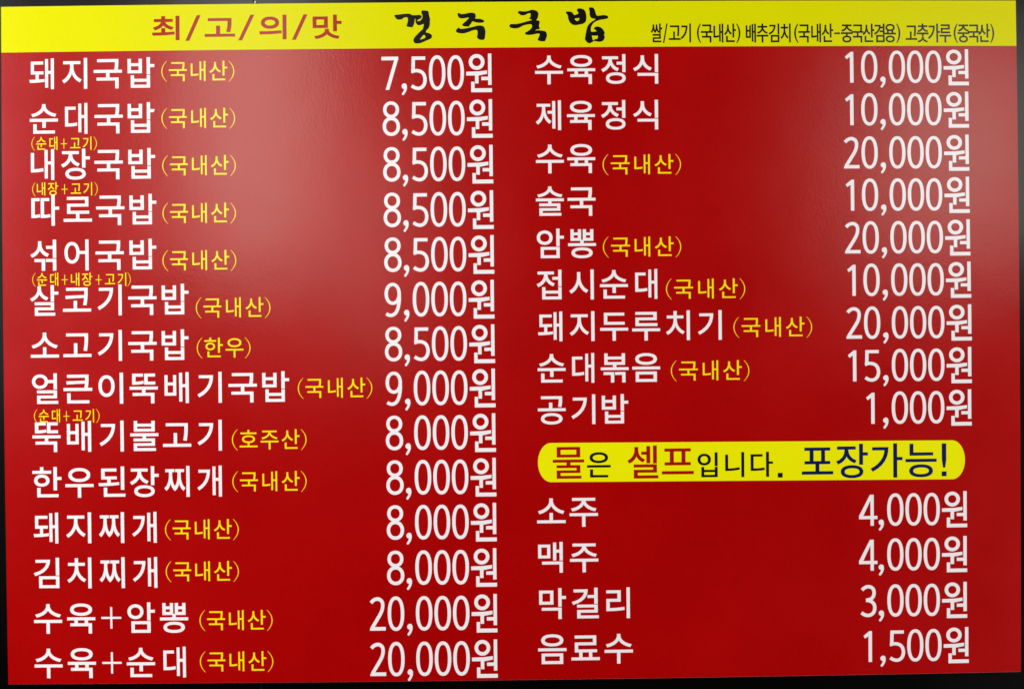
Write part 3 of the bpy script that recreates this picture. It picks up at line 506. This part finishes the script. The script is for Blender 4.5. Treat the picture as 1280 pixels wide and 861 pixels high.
('red_field', 'origin_note', 'yellow lettering (국내산)', [('P', '(', 187.21, -36.66, 6.06, 24.42, 1.088), ('H', '국내산', [204.87, 230.86, 256.86], [22.09, 18.24, 22.02], -36.47, 25.74, 0.047, 0.076), ('P', ')', 273.74, -37.13, 6.06, 24.42, 1.088)]),
('red_field', 'ingredient_note', 'small yellow lettering (순대+고기)', [('P', '(', -562.52, 236.66, 3.6, 16.28, 0.757), ('H', '순대', [-552.83, -538.44], [11.99, 9.49], 237.04, 17.03, 0.076, 0.057), ('P', '+', -526.05, 236.33, 7.38, 11.83, 0.804), ('H', '고기', [-512.71, -498.69], [11.95, 10.21], 236.57, 17.03, 0.076, 0.057), ('P', ')', -489.06, 236.37, 3.6, 16.28, 0.757)]),
('red_field', 'ingredient_note', 'small yellow lettering (내장+고기)', [('P', '(', -562.03, 183.24, 3.6, 16.28, 0.757), ('H', '내장', [-553.39, -539.28], [9.9, 12.12], 183.63, 17.03, 0.076, 0.057), ('P', '+', -525.58, 182.93, 7.38, 11.83, 0.804), ('H', '고기', [-512.24, -498.23], [11.95, 10.21], 183.18, 17.03, 0.076, 0.057), ('P', ')', -488.41, 182.99, 3.6, 16.28, 0.757)]),
('red_field', 'ingredient_note', 'small yellow lettering (순대+내장+고기)', [('P', '(', -562.83, 77.18, 3.6, 16.28, 0.757), ('H', '순대', [-553.14, -538.76], [11.99, 9.49], 77.58, 17.03, 0.076, 0.057), ('P', '+', -526.38, 76.91, 7.38, 11.83, 0.804), ('H', '내장', [-514.06, -499.99], [9.9, 12.12], 77.18, 17.03, 0.076, 0.057), ('P', '+', -486.3, 76.5, 7.38, 11.83, 0.804), ('H', '고기', [-472.97, -459.0], [11.95, 10.21], 76.78, 17.03, 0.076, 0.057), ('P', ')', -450.41, 76.62, 3.6, 16.28, 0.757)]),
('red_field', 'ingredient_note', 'small yellow lettering (순대+고기)', [('P', '(', -562.5, -82.81, 3.6, 16.28, 0.757), ('H', '순대', [-552.81, -538.42], [11.99, 9.49], -82.38, 17.03, 0.076, 0.057), ('P', '+', -526.03, -83.02, 7.38, 11.83, 0.804), ('H', '고기', [-512.69, -498.67], [11.95, 10.21], -82.72, 17.03, 0.076, 0.057), ('P', ')', -488.85, -82.87, 3.6, 16.28, 0.757)]),
('red_field', 'price', 'white lettering 7,500원', [('N', '7,500', -22.93, 315.38, 0.11403, 0.1146)]),
('red_field', 'price', 'white lettering 8,500원', [('N', '8,500', -22.58, 261.85, 0.11403, 0.1146)]),
('red_field', 'price', 'white lettering 8,500원', [('N', '8,500', -22.41, 208.3, 0.11403, 0.1146)]),
('red_field', 'price', 'white lettering 8,500원', [('N', '8,500', -22.34, 154.98, 0.11403, 0.1146)]),
('red_field', 'price', 'white lettering 8,500원', [('N', '8,500', -22.17, 102.53, 0.11403, 0.1146)]),
('red_field', 'price', 'white lettering 9,000원', [('N', '9,000', -22.47, 50.1, 0.11403, 0.1146)]),
('red_field', 'price', 'white lettering 8,500원', [('N', '8,500', -22.3, -2.05, 0.11403, 0.1146)]),
('red_field', 'price', 'white lettering 9,000원', [('N', '9,000', -22.23, -53.84, 0.11403, 0.1146)]),
('red_field', 'price', 'white lettering 8,000원', [('N', '8,000', -22.25, -106.13, 0.11403, 0.1146)]),
('red_field', 'price', 'white lettering 8,000원', [('N', '8,000', -22.18, -158.37, 0.11403, 0.1146)]),
('red_field', 'price', 'white lettering 8,000원', [('N', '8,000', -22.3, -211.13, 0.11403, 0.1146)]),
('red_field', 'price', 'white lettering 8,000원', [('N', '8,000', -22.53, -264.44, 0.11403, 0.1146)]),
('red_field', 'price', 'white lettering 20,000원', [('N', '20,000', -22.48, -318.32, 0.11403, 0.1146)]),
('red_field', 'price', 'white lettering 20,000원', [('N', '20,000', -22.61, -371.92, 0.11403, 0.1146)]),
('red_field', 'price', 'white lettering 10,000원', [('N', '10,000', 541.75, 319.65, 0.11403, 0.1083)]),
('red_field', 'price', 'white lettering 10,000원', [('N', '10,000', 541.28, 269.47, 0.11403, 0.1083)]),
('red_field', 'price', 'white lettering 20,000원', [('N', '20,000', 541.03, 218.48, 0.11403, 0.1083)]),
('red_field', 'price', 'white lettering 10,000원', [('N', '10,000', 540.94, 168.67, 0.11403, 0.1083)]),
('red_field', 'price', 'white lettering 20,000원', [('N', '20,000', 541.26, 118.33, 0.11403, 0.1083)]),
('red_field', 'price', 'white lettering 10,000원', [('N', '10,000', 541.74, 68.37, 0.11403, 0.1083)]),
('red_field', 'price', 'white lettering 20,000원', [('N', '20,000', 542.06, 17.86, 0.11403, 0.1083)]),
('red_field', 'price', 'white lettering 15,000원', [('N', '15,000', 541.67, -32.47, 0.11403, 0.1083)]),
('red_field', 'price', 'white lettering 1,000원', [('N', '1,000', 541.22, -82.63, 0.11403, 0.1083)]),
('red_field', 'price', 'white lettering 4,000원', [('N', '4,000', 535.09, -203.0, 0.11403, 0.1083)]),
('red_field', 'price', 'white lettering 4,000원', [('N', '4,000', 534.88, -256.16, 0.11403, 0.1083)]),
('red_field', 'price', 'white lettering 3,000원', [('N', '3,000', 534.82, -310.65, 0.11403, 0.1083)]),
('red_field', 'price', 'white lettering 1,500원', [('N', '1,500', 536.64, -364.42, 0.11403, 0.1083)]),
('header_band', 'slogan', 'dark red lettering 최/고/의/맛', [('H', '최', [-405.26], [32.2], 370.83, 29.87, 0.521, 0.804), ('P', '/', -373.26, 370.59, 17.98, 30.09, 4.448), ('H', '고', [-341.7], [35.63], 370.36, 29.89, 0.568, 0.71), ('P', '/', -310.73, 370.39, 18.93, 30.09, 4.448), ('H', '의', [-279.44], [31.94], 370.65, 30.19, 0.521, 0.804), ('P', '/', -247.93, 370.33, 18.26, 29.81, 4.448), ('H', '맛', [-215.73], [33.89], 370.34, 29.94, 0.521, 0.804)]),
('header_band', 'origin_line', 'thin black lettering listing where ingredients come from', [('H', '쌀', [171.17], [13.3], 360.43, 24.23, 0.303, 0.227), ('P', '/', 181.46, 360.1, 5.69, 23.19, 1.42), ('H', '고기', [192.56, 205.79], [13.92, 11.9], 360.32, 24.23, 0.303, 0.227), ('P', '(', 220.75, 359.95, 3.74, 22.71, 1.893), ('H', '국내산', [230.42, 244.17, 257.93], [13.97, 11.54, 13.93], 360.14, 24.23, 0.303, 0.227), ('P', ')', 268.23, 359.78, 3.74, 22.71, 1.893), ('H', '배추김치', [282.59, 296.32, 310.06, 323.79], [11.94, 13.92, 12.49, 11.94], 359.96, 24.23, 0.303, 0.227), ('P', '(', 336.04, 359.59, 4.07, 22.71, 1.893), ('H', '국내', [345.73, 360.01], [13.97, 11.54], 359.84, 24.23, 0.303, 0.227), ('H', '산', [373.47], [13.58], 359.79, 24.23, 0.303, 0.227), ('P', '-', 385.0, 359.49, 6.83, 1.89, 1.893), ('H', '중국산겸용', [396.54, 409.47, 422.39, 435.31, 448.23], [13.92, 13.97, 13.93, 12.49, 13.92], 359.71, 24.23, 0.303, 0.227), ('P', ')', 458.4, 359.39, 3.74, 22.71, 1.893), ('H', '고춧가루', [473.66, 487.19, 500.72, 514.25], [13.92, 13.96, 14.21, 13.97], 359.65, 24.23, 0.303, 0.227), ('P', '(', 526.34, 359.35, 3.9, 22.71, 1.893), ('H', '중국산', [535.95, 548.41, 560.88], [13.92, 13.97, 13.93], 359.63, 24.23, 0.303, 0.227), ('P', ')', 571.07, 359.35, 3.74, 22.71, 1.893)]),
('notice_strip', 'red_word', 'dark red lettering 물', [('H', '물', [62.77], [36.86], -142.78, 42.3, 0.473, 0.303)]),
('notice_strip', 'black_word', 'black lettering 은', [('H', '은', [98.44], [27.76], -145.75, 34.02, 0.379, 0.284)]),
('notice_strip', 'red_word', 'dark red lettering 셀프', [('H', '셀프', [150.2, 191.38], [36.15, 37.67], -143.4, 42.41, 0.473, 0.397)]),
('notice_strip', 'black_word', 'black lettering 입니다.', [('H', '입니다', [226.55, 258.61, 290.67], [23.66, 22.41, 26.38], -147.56, 31.96, 0.397, 0.303), ('P', '.', 312.4, -160.61, 5.68, 5.49, 5.489)]),
('notice_strip', 'navy_words', 'navy lettering 포장가능!', [('H', '포장가능', [356.69, 397.85, 439.0, 480.16], [37.29, 37.7, 37.93, 37.2], -144.99, 43.98, 0.473, 0.397), ('P', '!', 507.69, -144.88, 5.87, 38.8, 5.678)])]

for owner, name, label, runs in LINES:
    s = Sheet(); h0 = BASE_H[owner] - .02; h1 = BASE_H[owner] + THICK.get(name, .10)
    for r in runs:
        if r[0] == 'H': gl = hangul_loops(*r[1:])
        elif r[0] == 'P': gl = mark_loops(*r[1:])
        else: gl = price_loops(*r[1:])
        for loops in gl: s.loops(loops, h0, h1)
    s.build(name, MAT[name], OWNER[owner], label)

# brush calligraphy of the house name, each syllable written with a loaded brush
CALLIGRAPHY = [[[[-136.72,382.55],[-135.86,383.68],[-129.33,384.37],[-121.38,385.11],[-118.27,384.68],[-115.16,383.23],[-107.78,383.46],[-105.52,382.87],[-104.68,381.73],[-105.54,379.74],[-107.82,378.33],[-110.11,376.93],[-109.54,376.07],[-107.27,376.34],[-105.56,377.46],[-104.13,379.73],[-103.71,382.58],[-104.82,385.43],[-104.8,388.0],[-103.2,388.73],[-97.82,388.23],[-96.69,386.8],[-96.15,383.66],[-95.06,378.52],[-95.07,376.81],[-95.52,371.12],[-96.85,367.71],[-99.14,365.45],[-100.01,362.9],[-97.18,362.3],[-94.36,360.86],[-92.95,359.14],[-92.97,357.43],[-94.4,355.45],[-100.09,352.93],[-104.65,350.98],[-108.06,349.98],[-112.03,349.9],[-113.72,351.05],[-114.67,353.05],[-114.25,355.32],[-111.96,358.72],[-109.1,361.54],[-105.67,364.93],[-103.67,366.63],[-102.49,371.17],[-102.76,372.88],[-104.47,372.04],[-107.88,371.33],[-110.14,372.09],[-111.83,374.66],[-112.09,377.51],[-111.51,378.76],[-112.93,378.09],[-113.42,374.11],[-115.27,369.56],[-116.98,369.01],[-120.94,369.61],[-122.52,370.48],[-121.59,373.6],[-120.88,377.01],[-121.14,379.86],[-122.55,380.9],[-125.39,380.47],[-128.24,378.5],[-131.08,378.12],[-133.91,378.54],[-135.6,380.55]],[[-106.89,354.69],[-105.74,356.39],[-103.44,359.22],[-102.02,359.89],[-100.62,358.35],[-100.63,356.92],[-102.91,355.52],[-105.75,354.68]]],[[[-62.58,384.26],[-61.72,385.4],[-59.74,384.81],[-58.33,384.06],[-53.78,384.49],[-48.1,385.59],[-44.69,385.56],[-42.43,384.69],[-41.31,382.69],[-41.33,380.7],[-41.92,378.59],[-37.94,378.56],[-34.55,377.8],[-31.44,376.07],[-32.31,374.36],[-35.72,373.65],[-40.25,374.02],[-43.65,375.01],[-45.47,375.03],[-47.08,372.47],[-48.68,370.77],[-49.37,369.53],[-52.78,369.38],[-56.18,369.97],[-57.19,371.12],[-56.44,372.54],[-53.29,375.37],[-50.43,378.19],[-49.57,380.01],[-52.69,379.46],[-57.8,378.93],[-60.63,379.69],[-62.04,381.7]]],[[[-64.74,364.34],[-63.87,366.33],[-61.3,368.3],[-60.46,367.16],[-57.34,366.73],[-52.23,367.38],[-46.55,368.48],[-41.43,369.87],[-37.45,370.58],[-33.48,369.99],[-31.51,368.38],[-30.23,364.95],[-30.27,360.39],[-30.88,355.84],[-31.81,353.85],[-34.76,353.59],[-37.59,354.18],[-39.85,356.19],[-39.71,358.75],[-39.23,361.59],[-39.49,364.44],[-40.9,365.31],[-44.88,364.77],[-49.43,363.09],[-55.12,361.42],[-59.66,361.45],[-63.62,362.62]]],[[[8.13,385.5],[10.14,387.37],[11.84,387.02],[16.38,386.76],[20.93,387.53],[23.78,388.43],[27.19,388.41],[30.59,387.08],[32.27,384.5],[32.13,381.65],[31.07,378.23],[29.8,376.42],[32.47,375.95],[33.76,374.23],[33.16,371.38],[32.96,368.53],[33.91,366.25],[32.65,365.57],[30.38,365.41],[28.38,364.28],[31.51,364.55],[36.05,363.95],[39.45,363.48],[41.42,361.64],[42.13,358.79],[41.36,355.37],[39.91,351.96],[38.76,351.4],[35.36,351.42],[32.24,352.29],[31.28,353.15],[32.28,356.0],[33.44,358.84],[33.17,360.44],[30.33,360.45],[25.78,359.46],[22.36,359.02],[17.82,359.22],[16.42,360.94],[17.28,362.07],[21.28,364.33],[24.15,367.45],[24.74,369.72],[23.62,371.55],[19.07,371.18],[14.52,370.07],[10.52,368.1],[7.11,366.98],[3.13,366.89],[-0.27,367.6],[-1.95,369.6],[-1.09,371.31],[0.91,372.04],[6.02,372.0],[11.14,372.94],[17.4,374.61],[22.53,376.01],[24.8,376.56],[23.11,377.43],[21.13,378.41],[22.56,379.71],[23.04,381.7],[22.89,384.44],[20.33,384.29],[17.48,382.88],[14.63,382.04],[11.79,382.34],[9.54,384.07]]],[[[64.65,384.96],[65.63,386.26],[69.32,386.24],[72.16,385.2],[74.12,382.34],[76.68,382.61],[78.97,383.74],[79.26,385.16],[77.75,387.17],[78.17,389.16],[79.6,389.84],[83.01,389.71],[86.4,387.98],[88.08,384.55],[88.72,380.55],[88.45,376.56],[87.4,373.71],[84.53,371.73],[82.25,371.17],[79.4,370.79],[76.55,370.23],[72.58,370.65],[69.76,372.95],[68.08,375.52],[67.09,379.52],[66.55,382.38]],[[74.92,377.2],[75.78,378.22],[78.34,378.32],[80.51,378.59],[80.14,376.6],[78.88,375.35],[77.74,375.02],[76.04,375.94]]],[[[91.83,390.52],[93.83,391.08],[96.67,390.67],[98.36,388.49],[99.46,385.06],[101.13,381.34],[105.11,381.49],[109.67,381.87],[113.08,381.11],[114.49,379.56],[113.33,377.86],[109.62,377.02],[105.06,376.36],[101.06,375.06],[98.2,373.65],[95.91,371.38],[94.16,367.97],[93.85,365.12],[94.11,362.55],[96.38,362.25],[100.08,362.81],[99.93,363.95],[97.55,365.67],[98.43,367.66],[101.57,368.5],[104.97,367.63],[107.79,365.33],[110.02,361.04],[109.43,358.48],[110.08,355.91],[108.8,352.5],[105.94,350.8],[102.52,350.53],[98.54,351.3],[96.55,350.85],[93.4,349.16],[91.69,348.71],[89.43,349.75],[86.9,353.18],[87.23,357.17],[88.13,361.73],[89.32,366.85],[91.35,370.84],[94.79,373.96],[98.8,376.5],[99.38,377.36],[95.97,377.94],[93.71,379.38],[92.6,382.24],[92.37,387.38]],[[95.2,357.7],[98.61,357.57],[101.57,357.78],[102.01,356.52],[101.42,354.24],[98.57,353.58],[97.42,352.56],[96.56,351.99],[95.72,353.71],[95.07,355.99]]]]
rnd = random.Random(4)
SYLLABLE = [0, 1, 1, 2, 3, 3]           # which syllable each brush shape belongs to
sheets = [Sheet() for _ in range(4)]
for si, lps in zip(SYLLABLE, CALLIGRAPHY):
    out = []
    for k, lp in enumerate(lps):
        q = smooth([tuple(p) for p in lp], 3)
        q = [(x + rnd.uniform(-.06, .06), y + rnd.uniform(-.06, .06)) for x, y in q]
        out.append(q if (area(q) > 0) == (k == 0) else q[::-1])
    sheets[si].loops(out, S1 - .02, S1 + .10)
for cs, syl in zip(sheets, '경주국밥'):
    cs.build('brush_syllable', M_BLACK, header_band, 'black brush-written syllable ' + syl)

# small specks of grime and dust stuck to the face
for x, y, r, mt in [(-285, 336, .8, M_DUST), (-419, 273, .9, M_SPECK), (509.5, 149.5, 1.0, M_DUST), (-61.5, 77.5, .8, M_SPECK), (-29, -11, .6, M_SPECK), (-292, 35, .7, M_SPECK), (420, 95, .6, M_SPECK)]:
    s = Sheet(); n = 9
    s.loops([[(x + r * (.7 + .5 * rnd.random()) * math.cos(6.2832 * i / n), y + r * (.7 + .5 * rnd.random()) * math.sin(6.2832 * i / n)) for i in range(n)]], S1 - .02, S1 + .25)
    s.build('speck', mt, red_field)

# small pale clip at the top edge, by the joint in the wall
v, f = box(SEAM / 1000 + .0012, SEAM / 1000 + .0030, 2 * HALF_H / 1000 - .001, 2 * HALF_H / 1000 + .0022, -.0045, -.0005, .0003)
mesh_obj('clip', v, f, M_CLIP, board)['label'] = 'tiny pale metal clip at the top edge'
